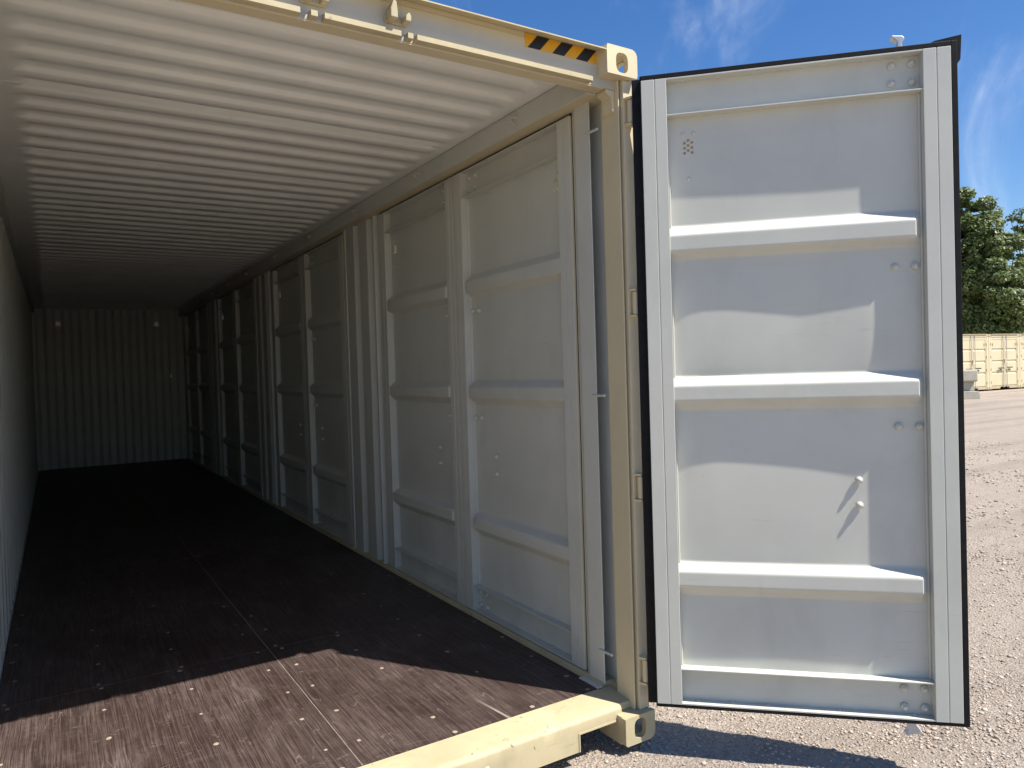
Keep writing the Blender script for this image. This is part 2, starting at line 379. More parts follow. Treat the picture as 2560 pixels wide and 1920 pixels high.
# loose gravel: small angular stones bedded in the ground near the container
def gravel():
    t = (1 + 5 ** .5) / 2
    ico = np.array([(-1, t, 0), (1, t, 0), (-1, -t, 0), (1, -t, 0), (0, -1, t), (0, 1, t), (0, -1, -t), (0, 1, -t), (t, 0, -1), (t, 0, 1), (-t, 0, -1), (-t, 0, 1)]) / 1.9
    ft = np.array([(0, 11, 5), (0, 5, 1), (0, 1, 7), (0, 7, 10), (0, 10, 11), (1, 5, 9), (5, 11, 4), (11, 10, 2), (10, 7, 6), (7, 1, 8), (3, 9, 4), (3, 4, 2), (3, 2, 6), (3, 6, 8), (3, 8, 9), (4, 9, 5), (2, 4, 11), (6, 2, 10), (8, 6, 7), (9, 8, 1)])
    px, py, ps = [], [], []
    def region(n, x0, x1, y0, y1, s0, s1):
        px.append(rng.uniform(x0, x1, n)); py.append(rng.uniform(y0, y1, n))
        ps.append(s0 * (s1 / s0) ** (rng.random(n) ** 2.2))
    region(30000, 0.5, 3.2, -1.2, 1.8, 0.0025, 0.0085)
    region(14000, 2.0, 6.0, -1.6, 2.2, 0.004, 0.012)
    region(7000, 5.0, 14.0, -0.5, 5.5, 0.008, 0.022)
    region(500, 1.2, 3.4, -1.3, 0.6, 0.007, 0.013)
    x = np.concatenate(px); y = np.concatenate(py); s = np.concatenate(ps)
    keep = np.sin(x * 2.1 + 1.2 * y) * np.sin(y * 1.7 - x * .6) + rng.normal(0, .5, len(x)) > -0.35
    x, y, s = x[keep], y[keep], s[keep]; n = len(x)
    sh = rng.uniform(.6, 1.25, (n, 1, 3)) * s[:, None, None]; sh[:, :, 2] *= .7
    jit = 1 + rng.uniform(-.28, .28, (n, 12, 1))
    a = rng.uniform(0, 6.283, n); c, sn = np.cos(a), np.sin(a)
    V = ico[None] * jit * sh
    W = np.empty_like(V); W[..., 0] = V[..., 0] * c[:, None] - V[..., 1] * sn[:, None]; W[..., 1] = V[..., 0] * sn[:, None] + V[..., 1] * c[:, None]; W[..., 2] = V[..., 2]
    W[..., 0] += x[:, None]; W[..., 1] += y[:, None]; W[..., 2] += (GZ + bumps(x, y) + s * .25)[:, None]
    F = (ft[None] + (np.arange(n) * 12)[:, None, None]).reshape(-1, 3)
    me = bpy.data.meshes.new('gravel'); me.vertices.add(n * 12); me.vertices.foreach_set('co', W.reshape(-1))
    me.loops.add(len(F) * 3); me.loops.foreach_set('vertex_index', F.reshape(-1).astype(np.int32))
    me.polygons.add(len(F)); me.polygons.foreach_set('loop_start', np.arange(0, len(F) * 3, 3, dtype=np.int32))
    me.polygons.foreach_set('loop_total', np.full(len(F), 3, dtype=np.int32))
    me.materials.append(STONE); me.update(); me.validate()
    return tag(obj('gravel', me), 'loose tan and grey gravel stones scattered on the yard', 'gravel', kind='stuff')
gravel()

# ------------------------------------------------------------------ the container
box_ = tag(empty('shipping_container'), 'open cream shipping container with pale grey interior, dark plank floor and swung-out end door', 'container')
YB = 12.12             # inside end wall
FL = 0.163             # floor level
CE = 2.84              # ceiling level

# floor boards with recessed joints
def board(x0, x1, y0, y1):
    g = 0.0016
    return MB().box(x0 + g, x1 - g, y0 + g, y1 - g, FL - 0.027, FL).mesh('floor_board', FLOOR, bevel=0.0012)
ycuts = [0.212, 1.597, 3.997, 6.397, 8.797, 11.197, YB]
boards = {}
for k in range(6):
    for s, (x0, x1) in enumerate(((-1.16, 0.003), (0.003, 1.105))):
        boards[(s, k)] = obj('floor_board', board(x0, x1, ycuts[k], ycuts[k + 1]), box_)
# sealant lying in the joints
obj('joint_sealant', MB().box(0.0015, 0.0045, 0.213, YB - .01, FL - .02, FL - .0006).mesh('joint_sealant', MASTIC), box_)
for yc in ycuts[1:-1]:
    obj('joint_sealant', MB().box(-1.15, 1.1, yc - .0014, yc + .0014, FL - .02, FL - .0012).mesh('joint_sealant', MASTIC), box_)
# screw heads filled over
def screw_mesh(seed):
    r = random.Random(seed); n = 10; V = [(0, 0, 0.0012)]; 
    for k in range(n):
        a = 2 * math.pi * k / n; q = 0.0105 * r.uniform(.75, 1.15); V.append((q * math.cos(a), q * math.sin(a), 0.0010))
    for k in range(n):
        a = 2 * math.pi * k / n; q = 0.0125 * r.uniform(.8, 1.15); V.append((q * math.cos(a), q * math.sin(a), -0.001))
    F = [(0, 1 + k, 1 + (k + 1) % n) for k in range(n)] + [(1 + k, 11 + k, 11 + (k + 1) % n, 1 + (k + 1) % n) for k in range(n)]
    return MB().add(V, F).mesh('screw_head', FILLER)
SCREWS = [screw_mesh(i) for i in range(5)]
rs = random.Random(3)
xcols = [-1.12, -0.765, -0.41, -0.065, 0.05, 0.38, 0.74, 1.06]
yrow = [0.245, 0.40, 0.70, 1.005, 1.305, 1.57, 1.622, 1.905, 2.205, 2.505, 2.80, 3.10, 3.40, 3.70, 3.97, 4.025, 4.30, 4.6, 4.9, 5.2]
for y in yrow:
    for x in xcols:
        if y > 3 and rs.random() < .35: continue
        if y > 1.7 and rs.random() < .3: continue
        if rs.random() < .1: continue
        s = 0 if x < 0.003 else 1
        k = max(i for i in range(6) if ycuts[i] <= y)
        xx, yy = x + rs.uniform(-.018, .018), y + rs.uniform(-.008, .008)
        if yy < 0.235: yy = 0.235
        o = obj('screw_head', SCREWS[rs.randrange(5)], boards[(s, k)], (xx, yy, FL), (0, 0, rs.uniform(0, 6)))
        sc_ = rs.uniform(.6, 1.05); o.scale = (sc_, sc_, 1)

# threshold and rear sill
sill_poly = [(0.212, FL + .001), (0.085, 0.1515), (0.066, 0.149), (0.057, 0.1405), (0.055, 0.133), (0.055, 0.0945), (0.062, 0.0945), (0.075, 0.13), (0.212, 0.13)]
mb = MB()
mb.prism(sill_poly, -1.083, 1.083, 'x')
mb.prism([(0.055, 0.02), (0.055, 0.0945), (0.061, 0.0945), (0.061, 0.02)], -0.855, 0.855, 'x')      # front skirt between the fork notches
mb.box(-0.853, 0.853, 0.061, 0.16, 0.018, 0.0235)                                             # returned bottom flange
for s in (-1, 1):
    x0, x1 = sorted((s * 0.855, s * 0.861))
    mb.box(x0, x1, 0.052, 0.15, 0.02, 0.096)
    x0, x1 = sorted((s * 0.861, s * 1.056)); mb.box(x0, x1, 0.052, 0.15, 0.0905, 0.0965)       # lip over the notch
sill = obj('threshold_sill', mb.mesh('threshold_sill', CREAM_W, smooth=40), box_)
lb = obj('small_label', MB().box(.418, .434, .0542, .0549, .062, .096).mesh('small_label', plain('white_label', (0.8, 0.78, 0.72), 0.5)), sill)
for z in (.068, .085): obj('printed_bar', MB().box(.4205, .4315, .0538, .0541, z, z + .006).mesh('printed_bar', BLACKS), lb)
for s in (-1, 1):
    x0, x1 = sorted((s * 1.083, s * 1.16))
    obj('sill_end_plate', MB().prism([(0.212, FL - .001), (0.072, 0.150), (0.07, 0.119), (0.212, 0.119)], x0, x1, 'x').mesh('sill_end_plate', CREAM_W, bevel=.002), box_)

# corner posts
post = [(1.145, .043), (1.145, .156), (1.168, .156), (1.168, .178), (1.217, .178), (1.217, .03), (1.162, .03), (1.162, .07), (1.152, .07), (1.152, .043)]
for s in (1, -1):
    P = [(s * x, y) for x, y in post]
    pm = obj('corner_post', MB().prism(P, 0.1185, 2.7775, 'z').mesh('corner_post', CREAM, bevel=.0025), box_)
    if s == 1:
        # rubber-stained rebate strip, gusset and lashing bars belong to the post
        obj('rebate_strip', MB().box(1.1525, 1.1615, .0655, .0695, .13, 2.73).mesh('rebate_strip', MASTIC), pm)
        obj('gusset', MB().prism([(1.098, 2.7385), (1.1448, 2.7385), (1.1448, 2.645), (1.131, 2.65), (1.126, 2.71), (1.098, 2.722)], .062, .126, 'y').mesh('gusset', CREAM, bevel=.003), pm)
        for z in (2.60, 1.455, 0.325):
            obj('lashing_bar', MB().tube([(1.117, .150, z), (1.117, .235, z)], .006, 8).mesh('lashing_bar', GREY, smooth=50), pm)
    # hinge lugs with knuckles
    for z in (2.64, 1.843, 1.067, 0.29):
        h = MB()
        cx, cyy = s * 1.186, .010
        h.tube([(cx, cyy, z - .046), (cx, cyy, z + .046)], .0165, 12)
        for zz in (z - .058, z + .050):
            poly = [(s * 1.163, .031), (s * 1.163, .012), (s * 1.172, -.004), (s * 1.186, -.0085), (s * 1.199, -.004), (s * 1.205, .012), (s * 1.205, .031)]
            h.prism(poly, zz, zz + .0085, 'z')
        h.tube([(cx, cyy, z - .062), (cx, cyy, z + .064)], .007, 8)
        obj('hinge_lug', h.mesh('hinge_lug', CREAM, smooth=40), pm)

# corner castings with their oval holes
def ring_plate(b, w, h, t, hx, hy, rx, ry, M, round_corner=None, n=48):
    """plate in local XY (0..w,0..h), thickness 0..t along local Z, stadium hole at hx,hy; M maps to world"""
    out, inn = [], []
    for k in range(n):
        a = 2 * math.pi * (k + .5) / n; c, s_ = math.cos(a), math.sin(a)
        # outer: ray to rectangle from hole centre
        tx = ((w - hx) / c if c > 0 else -hx / c) if abs(c) > 1e-6 else 1e9
        ty = ((h - hy) / s_ if s_ > 0 else -hy / s_) if abs(s_) > 1e-6 else 1e9
        tt = min(tx, ty); x, y = hx + c * tt, hy + s_ * tt
        if round_corner:
            cxx, cyy_, r = round_corner
            sx = 1 if cxx > w / 2 else -1; sy = 1 if cyy_ > h / 2 else -1
            ccx, ccy = cxx - sx * r, cyy_ - sy * r
            if (x - ccx) * sx > 0 and (y - ccy) * sy > 0:
                v = Vector((x - ccx, y - ccy)); v = v.normalized() * r; x, y = ccx + v.x, ccy + v.y
        out.append((x, y))
        e = 3.0
        q = (abs(c / rx) ** e + abs(s_ / ry) ** e) ** (-1 / e)
        inn.append((hx + c * q, hy + s_ * q))
    V = []
    for z in (0, t): V += [M @ Vector((x, y, z)) for x, y in out] + [M @ Vector((x, y, z)) for x, y in inn]
    F = []
    for k in range(n):
        j = (k + 1) % n
        F += [(k, j, n + j, n + k), (2 * n + k, 3 * n + k, 3 * n + j, 2 * n + j), (k, 2 * n + k, 2 * n + j, j), (n + k, n + j, 3 * n + j, 3 * n + k)]
    b.add(V, F)
def casting(s, top, name='corner_casting'):
    b = MB(); t = .026; W, D, H = .162, .178, .118
    z0 = 2.778 if top else 0.0
    # front plate: local x -> world x (from inner edge outwards), local y -> z, local z -> +y
    xi = s * 1.057
    M = Matrix(((s, 0, 0, xi), (0, 0, 1, 0), (0, 1, 0, z0), (0, 0, 0, 1)))
    ring_plate(b, W, H, t, .079, .052 if top else .062, .032, .041, M, (W, H if top else 0, .03))
    # outer side plate: local x -> +y, local y -> z, local z -> inwards
    M = Matrix(((0, 0, -s, s * 1.2185), (1, 0, 0, t), (0, 1, 0, z0 + .006), (0, 0, 0, 1)))
    ring_plate(b, D - t, H - .012, t, .085 - t, .052, .040, .032, M)
    # top / bottom plate with hole
    zz = z0 + H - t + .0005 if top else z0 + .0005
    M = Matrix(((s, 0, 0, xi + s * .0005), (0, 1, 0, t), (0, 0, 1, zz), (0, 0, 0, 1)))
    ring_plate(b, W - t - .002, D - t, t - .001, .07, .07, .031, .052, M)
    # closed faces
    x0, x1 = sorted((xi, xi + s * .014)); b.box(x0, x1, t, D, z0 + t if not top else z0, z0 + H if not top else z0 + H - t)
    x0, x1 = sorted((xi + s * .014, s * 1.19)); b.box(x0, x1, D - .012, D, z0 + .027, z0 + H - .027)
    zz = z0 if top else z0 + H - .012
    b.box(x0, x1, t, D - .012, zz, zz + .012)
    return obj(name, b.mesh(name, CREAM_W if not top else CREAM, smooth=35), box_)
for s in (1, -1):
    casting(s, True); casting(s, False)

# door header with rain gutter
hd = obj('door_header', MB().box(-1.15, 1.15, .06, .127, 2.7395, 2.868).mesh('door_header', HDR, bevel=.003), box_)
obj('soffit_strip', MB().box(-1.08, 1.08, .062, .118, 2.7365, 2.7392).mesh('soffit_strip', CREAM), hd)
# drip lip at the roof edge
obj('roof_edge', MB().prism([(0.0, 2.8695), (0.0, 2.8745), (.09, 2.896), (.20, 2.896), (.20, 2.889), (.06, 2.8862)], -1.056, 1.056, 'x').mesh('roof_edge', CREAM_W, smooth=30), box_)
obj('roof_filler', MB().box(-1.15, 1.15, .061, .126, 2.868, 2.8855).mesh('roof_filler', CREAM), box_)
# gutter bars, cut at the keepers
cuts = [(-1.0, -0.905), (-0.865, -0.185), (-0.150, -0.128), (-0.105, 0.165), (0.19, 0.21), (0.225, 1.005)]
for a, b_ in cuts:
    g = MB(); g.prism([(.06, 2.742), (.034, 2.742), (.030, 2.744), (.030, 2.762), (.033, 2.7635), (.06, 2.7655)], a, b_, 'x')
    obj('rain_gutter', g.mesh('rain_gutter', CREAM_W, smooth=30), hd)
# cam keepers
def keeper(x, z):
    k = MB()
    k.box(x - .042, x + .042, .05, .0598, z - .030, z - .002)
    k.prism([(x - .036, z - .028), (x - .010, z - .028), (x - .010, z - .004), (x - .014, z + .03), (x - .026, z + .03), (x - .036, z + .002)], .008, .05, 'y')
    k.prism([(x + .020, z - .028), (x + .04, z - .028), (x + .042, z - .008), (x + .034, z + .004), (x + .022, z - .008)], .012, .05, 'y')
    return obj('cam_keeper', k.mesh('cam_keeper', CREAM_W, bevel=.003), hd)
keeper(0.155, 2.820); keeper(-0.135, 2.820); keeper(-0.80, 2.82); keeper(.78-1.3, 2.82)
# hazard sticker
st = obj('hazard_sticker', MB().box(.696, 1.05, .0592, .0599, 2.829, 2.8835).mesh('hazard_sticker', YELLOW), hd)
for k in range(3):
    x0 = .708 + k * .117; hh = 2.8832 - 2.8293
    q = [(x0, 2.8293), (x0 + .0585, 2.8293), (min(x0 + .0585 + .048, 1.0497), 2.8832), (x0 + .048, 2.8832)]
    obj('stripe', MB().prism(q, .0586, .0591, 'y').mesh('stripe', BLACKS), st)

# roof sheets: each has five pressed corrugations
def roof_panel(y0, y1):
    ys = []; hs = []
    per = .205
    k0 = math.ceil((y0 - .4 - .06) / per)
    prof = []
    y = y0
    prof.append((y0, 0.0))
    k = math.floor((y0 - .4) / per) - 1
    while True:
        c = .4 + per * k           # centre of the front-facing slope
        # upward pocket spans c-.10 .. c+.03 ; slopes .06 (front-facing at c) and .05
        seg = [(c - .113, 0.0), (c - .098, 1.0), (c - .002, 1.0), (c + .013, 0.0)]
        if seg[0][0] > y1: break
        for q in seg:
            if y0 + .004 < q[0] < y1 - .004: prof.append(q)
        k += 1
    prof.append((y1, 0.0))
    prof.sort()
    if y0 < .2: prof[0] = (y0, .0)
    # refine for smooth folds
    pr = []
    for i, (y, h) in enumerate(prof):
        if 0 < i < len(prof) - 1:
            (ya, ha), (yb, hb) = prof[i - 1], prof[i + 1]
            da, db = min(.0035, (y - ya) * .3), min(.0035, (yb - y) * .3)
            pr.append((y - da, h + (ha - h) * da / (y - ya))); pr.append((y + db, h + (hb - h) * db / (yb - y)))
        else: pr.append((y, h))
    xs = [-1.19, -1.01, -.995, -.975, -.955, -.94, -.925] + list(np.linspace(-.6, .6, 5)) + [.925, .94, .955, .975, .995, 1.01, 1.19]
    def tap(x):
        d = (1.005 - abs(x)) / .07
        d = max(0, min(1, d)); return d * d * (3 - 2 * d)
    V = []; F = []; n = len(pr)
    for x in xs:
        for y, h in pr:
            V.append((x, y, CE + .002 + h * .021 * tap(x) + .004 * math.sin(y * 1.9 + x) * tap(x)))
    for i in range(len(xs) - 1):
        for j in range(n - 1): F.append((i * n + j, i * n + j + 1, (i + 1) * n + j + 1, (i + 1) * n + j))
    return MB().add(V, F).mesh('roof_panel', ROOF_LIT, smooth=40)
ry = .118
seams = [.127] + [.3440 + 1.025 * k for k in range(12)] + [YB + .07]
seams = [s for s in seams if s < YB] + [YB + .07]
for a, b_ in zip(seams[:-1], seams[1:]):
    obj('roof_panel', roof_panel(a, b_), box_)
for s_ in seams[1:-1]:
    obj('roof_seam', MB().prism([(s_ - .004, CE + .003), (s_ + .004, CE + .003), (s_, CE + .0005)], -1.04, 1.04, 'x').mesh('roof_seam', ROOF_LIT), box_)

# top side rails
for s in (1, -1):
    a = 1.05 if s == 1 else 1.125
    x0, x1 = sorted((s * a, s * 1.205))
    zb = 2.735 if s == 1 else 2.78
    under = {0: 1}
    rail = obj('top_rail', MB().box(x0, x1, .13, YB + .07, zb, 2.8385, 0, under if s == 1 else None).mesh('top_rail', [GREY, CREAM], bevel=.003), box_)
    if s == 1:
        for y in (.69, 1.80, 2.90, 4.01, 5.2, 6.5, 7.6, 8.7, 9.9, 11.0):
            z = 2.795
            hk = MB().tube([(1.052, y - .026, z), (1.026, y - .028, z - .001), (1.018, y - .02, z - .002), (1.018, y + .02, z - .002), (1.026, y + .028, z - .001), (1.052, y + .026, z)], .0045, 7)
            hk.tube([(1.0495, y + .004, z - .026), (1.026, y + .004, z - .010), (1.019, y + .004, z - .003)], .004, 6)
            obj('lashing_ring', hk.mesh('lashing_ring', GREY, smooth=60), rail)

# left wall: trapezoid corrugation
def corr_wall(y0, y1):
    pts = []; y = y0; per = .278
    while y < y1:
        for dy_, d in ((0, 0), (.072, 0), (.140, .036), (.210, .036), (.278, 0)):
            if y + dy_ <= y1: pts.append((-1.166 - d, y + dy_))
        y += per
    out = [pts[0]]
    for p in pts[1:]:
        if (Vector(p) - Vector(out[-1])).length > 1e-4: out.append(p)
    return out
obj('left_wall', MB().sheet([(x, y) for x, y in corr_wall(.16, YB + .05)], .12, 2.80, 'z', 1).mesh('left_wall', GREY, smooth=20), box_)
obj('bottom_rail', MB().box(-1.205, -1.1655, .16, YB + .05, .02, .178).mesh('bottom_rail', GREY, bevel=.003), box_)
obj('wall_end_filler', MB().box(-1.205, -1.15, .14, .165, .12, 2.80).mesh('wall_end_filler', GREY), box_)

# end wall
pts = []; x = -1.215
while x < 1.2:
    for dx_, d in ((0, 0), (.075, 0), (.125, .045), (.20, .045), (.25, 0)):
        if x + dx_ < 1.21: pts.append((x + dx_, YB - .02 + d))
    x += .25
pp = [pts[0]]
for p in pts[1:]:
    if (Vector(p) - Vector(pp[-1])).length > 1e-4: pp.append(p)
EV = []
def end_wall():
    zs = [.10, 2.560, 2.646, 2.86]; V = []; F = []; n = len(pp)
    for z in zs: V += [(x, y, z) for x, y in pp]
    skip = set()
    for xv in (-0.76, 0.73):
        best = min((i for i in range(n - 1) if abs(pp[i][1] - pp[i + 1][1]) < 1e-6), key=lambda i: abs((pp[i][0] + pp[i + 1][0]) / 2 - xv))
        skip.add(best); EV.append(((pp[best][0] + pp[best + 1][0]) / 2, pp[best + 1][0] - pp[best][0], pp[best][1]))
    for r_ in range(3):
        for i in range(n - 1):
            if r_ == 1 and i in skip: continue
            F.append((r_ * n + i, r_ * n + i + 1, (r_ + 1) * n + i + 1, (r_ + 1) * n + i))
    return MB().add(V, F).mesh('end_wall', GREY, smooth=20)
ew = obj('end_wall', end_wall(), box_)
for xc, wd, yv in EV:
    bm = bmesh.new()
    def loop_(pts_):
        q = [bm.verts.new((a, yv, b_)) for a, b_ in pts_]
        for i_ in range(len(q)): bm.edges.new((q[i_], q[(i_ + 1) % len(q)]))
    h2 = wd / 2 + .0005
    loop_([(xc - h2, 2.5595), (xc + h2, 2.5595), (xc + h2, 2.6465), (xc - h2, 2.6465)])
    for dx_, dz_ in [(0, .03), (-.02, .018), (.02, .018), (0, .004), (-.02, -.008), (.02, -.008), (0, -.022), (-.02, -.034), (.02, -.034)]:
        loop_([(xc + dx_ + .0065 * math.cos(a * .5236), 2.604 + dz_ + .0065 * math.sin(a * .5236)) for a in range(12)])
    bmesh.ops.triangle_fill(bm, use_beauty=True, use_dissolve=False, edges=bm.edges[:])
    me = bpy.data.meshes.new('vent_plate'); bm.to_mesh(me); bm.free(); me.materials.append(GREY); obj('vent_plate', me, ew)
    hb = MB().prism([(yv + .001, 2.658), (yv + .016, 2.658), (yv + .085, 2.543), (yv + .083, 2.543), (yv + .014, 2.655), (yv + .001, 2.655)], xc - wd / 2 - .008, xc + wd / 2 + .008, 'x')
    obj('vent_cover', hb.mesh('vent_cover', CREAM), ew)
obj('end_floor_beam', MB().box(-1.215, 1.215, YB + .03, YB + .06, .02, .16).mesh('end_floor_beam', CREAM), box_)
obj('end_header', MB().box(-1.215, 1.215, YB + .028, YB + .07, 2.82, 2.87).mesh('end_header', CREAM), box_)

# right side: sill, fixed wall strips between the side doors
obj('side_sill', MB().prism([(1.1055, .02), (1.1055, FL + .003), (1.112, .181), (1.120, .1865), (1.20, .1865), (1.20, .02)], .213, YB + .05, 'y').mesh('side_sill', CREAM_W, smooth=30), box_)
obj('front_wall_foot', MB().box(1.082, 1.15, .213, .3495, FL + .0005, .1705).mesh('front_wall_foot', GREY, bevel=.002), box_)
Y0, WP, PIT, XI = .3525, 2.303, 3.089, 1.120
ZT, ZB = 2.722, .191
def strip(name, pts):
    return obj(name, MB().sheet([(x, y) for y, x in pts], .18, 2.737, 'z', 1).mesh(name, GREY, smooth=14), box_)
strip('wall_strip', [(.3475, 1.20), (.3475, 1.134), (.343, 1.134), (.318, 1.121), (.31, 1.118), (.2085, 1.118), (.207, 1.1195), (.2075, 1.1225), (.30, 1.1225)])
obj('wall_back_plate', MB().box(1.185, 1.20, .15, .352, .17, 2.737).mesh('wall_back_plate', GREY), box_)
for k in range(3):
    b0 = Y0 + WP + PIT * k
    prof = [(.004, 1.20), (.004, 1.165), (.078, 1.14), (.084, 1.113), (.100, 1.113), (.112, 1.118), (.14, 1.152), (.205, 1.152), (.232, 1.121), (.238, 1.118), (.392, 1.118), (.398, 1.121), (.425, 1.150), (.482, 1.150), (.510, 1.121), (.516, 1.118), (.688, 1.118), (.694, 1.111), (.736, 1.111), (.742, 1.116), (.750, 1.14), (.782, 1.16), (.782, 1.20)]
    strip('wall_strip', [(b0 + a, x) for a, x in prof])
be = Y0 + WP + PIT * 3
strip('wall_strip', [(be + .004, 1.20), (be + .004, 1.13), (be + .03, 1.115), (be + .11, 1.115), (be + .14, 1.15), (YB + .02, 1.15)])

# ------------------------------------------------------------------ door leaves
PD = .048                                   # depth of the pressed sheet behind the stile face
HREF, WREF = 2.56, 1.144
RIBS = [(1.965, 1.924, 1.860, 1.829), (1.349, 1.311, 1.250, 1.211), (.582, .550, .490, .446)]
WARP = {  # per field (v range): knots u -> sheet depth
    0: (1.965, 2.41, [(.10, .0469), (.37, .0485), (.6, .0499), (.85, .0496), (1.05, .0480)]),
    1: (1.349, 1.829, [(.10, .0459), (.155, .0403), (.22, .0382), (.32, .0382), (.486, .0413), (.597, .0435), (.67, .0424), (.761, .0408), (.844, .0389), (.95, .0416), (1.05, .0459)]),
    2: (.582, 1.211, [(.10, .0453), (.165, .0411), (.256, .0389), (.346, .0394), (.472, .0410), (.596, .0429), (.687, .0450), (.765, .0469), (.9, .0480), (1.05, .0480)]),
    3: (.147, .446, [(.10, .0480), (.5, .0437), (1.05, .0480)]),
}
def interp(kn, u):
    return float(np.interp(u, [k[0] for k in kn], [k[1] for k in kn]))
VENT = (.158, .207, 2.252, 2.328)
HOLES = [(0.1825, 2.315), (.168, 2.305), (.197, 2.305), (.1825, 2.2945), (.168, 2.2845), (.197, 2.2845), (.1825, 2.274), (.168, 2.264), (.197, 2.264)]

def panel_mesh(w, h, mir, fine, warp_amt):
    su, sv = w / WREF, h / HREF
    vset = set([0.004, .147, 2.41, 2.556, VENT[2], VENT[3]])
    ribp = {}
    for a, b_, c, d in RIBS:
        r = .010
        for v, dep in ((a + .010, 1), (a + .005, 1), (a, .96), (a - .005, .86), (a - .008, .79), (b_ + .007, .17), (b_ + .003, .07), (b_ - .002, .012), (b_ - .006, 0.0), (b_ - .010, 0.0), (c + .009, 0.0), (c + .005, 0.0), (c + .001, .015), (c - .003, .08), (c - .006, .17), (d + .008, .79), (d + .005, .86), (d, .96), (d - .005, 1), (d - .010, 1)):
            vset.add(round(v, 5)); ribp[round(v, 5)] = dep
    step = .02 if fine else .09
    for v in np.arange(.02, 2.55, step):
        if all(abs(v - q) > step * .6 for q in vset) and not any(d - .01 < v < a + .01 for a, _, _, d in RIBS): vset.add(round(float(v), 5))
    vs_ = sorted(vset)
    uset = {.098, 1.05, VENT[0], VENT[1], 1.012, 1.022, 1.034, 1.042}
    us0 = np.linspace(.098, 1.05, 50 if fine else 12)
    for u_ in us0:
        if all(abs(u_ - q) > (.008 if fine else .03) for q in uset): uset.add(round(float(u_), 5))
    us_ = sorted(uset)
    rk = np.array(sorted(ribp)); rd = np.array([ribp[q] for q in sorted(ribp)])
    def depth(u, v):
        base = PD
        for (v0, v1, kn) in WARP.values():
            if v0 < v < v1:
                wgt = math.sin(math.pi * (v - v0) / (v1 - v0)) ** .5
                base = PD + (interp(kn, u) - PD) * wgt * warp_amt
        f = 1.0
        if rk[0] <= v <= rk[-1]:
            for a, _, _, d in RIBS:
                if d - .013 <= v <= a + .013: f = float(np.interp(v, rk, rd))
        # rib end slopes back just short of the locking stile
        e = max(0.0, min(1.0, (u - 1.012) / .03)); e = e * e * (3 - 2 * e)
        f = f + (1 - f) * e * .8
        return .0035 + f * (base - .0035)
    V, F = [], []; n = len(us_)
    for v in vs_:
        for u_ in us_:
            U = u_ * su
            V.append((w - U if mir else U, depth(u_, v), v * sv))
    for j in range(len(vs_) - 1):
        for i in range(n - 1):
            if VENT[0] - 1e-6 <= us_[i] < VENT[1] - 1e-6 and VENT[2] - 1e-6 <= vs_[j] < VENT[3] - 1e-6: continue
            F.append((j * n + i, j * n + i + 1, (j + 1) * n + i + 1, (j + 1) * n + i))
    me = MB().add(V, F).mesh('door_sheet', GREY, smooth=40)
    dv = depth((VENT[0] + VENT[1]) / 2, 2.29)
    return me, dv

def vent_plate_mesh(w, h, mir, dv):
    su, sv = w / WREF, h / HREF
    bm = bmesh.new()
    def loop(pts):
        vs_ = [bm.verts.new((w - x * su if mir else x * su, dv, z * sv)) for x, z in pts]
        for i in range(len(vs_)): bm.edges.new((vs_[i], vs_[(i + 1) % len(vs_)]))
    e = .0004
    loop([(VENT[0] - e, VENT[2] - e), (VENT[1] + e, VENT[2] - e), (VENT[1] + e, VENT[3] + e), (VENT[0] - e, VENT[3] + e)])
    for x, z in HOLES: loop([(x + .0062 * math.cos(2 * math.pi * k / 12), z + .0062 * math.sin(2 * math.pi * k / 12)) for k in range(12)])
    bmesh.ops.triangle_fill(bm, use_beauty=True, use_dissolve=False, edges=bm.edges[:])
    me = bpy.data.meshes.new('vent_plate'); bm.to_mesh(me); bm.free(); me.materials.append(GREY)
    return me

def dome_mesh(r, hgt, name, mat):
    V, F, n = [], [], 12
    prof = [(1.0, -.15), (1.0, .18), (.86, .34), (.62, .42), (.58, .7), (.45, .9), (.22, 1.0)]
    for q, y in prof:
        for k in range(n): V.append((r * q * math.cos(2 * math.pi * k / n), -y * hgt, r * q * math.sin(2 * math.pi * k / n)))
    for j in range(len(prof) - 1):
        for k in range(n): F.append((j * n + k, j * n + (k + 1) % n, (j + 1) * n + (k + 1) % n, (j + 1) * n + k))
    F.append(tuple(range((len(prof) - 1) * n, len(prof) * n)))
    return MB().add(V, F).mesh(name, mat, smooth=50)
BOLT = dome_mesh(.0145, .014, 'bolt', GREY)
SMALLB = dome_mesh(.0075, .008, 'small_bolt', GREY)
RIVET = dome_mesh(.0065, .005, 'rivet', GREY)

BOLTS = [(.95, 2.524), (1.020, 2.526), (.949, 2.456), (1.021, 2.455), (.948, 1.752), (1.019, 1.752), (.95, 1.133), (1.023, 1.132), (.802, .923), (.802, .824), (.95, .107), (1.022, .108), (.95, .034), (1.022, .034)]
SMALL = [(.163, 2.342), (.204, 2.342), (.181, 2.158)]
RIVU = [.167, .302, .439, .575, .71, .845, .98]

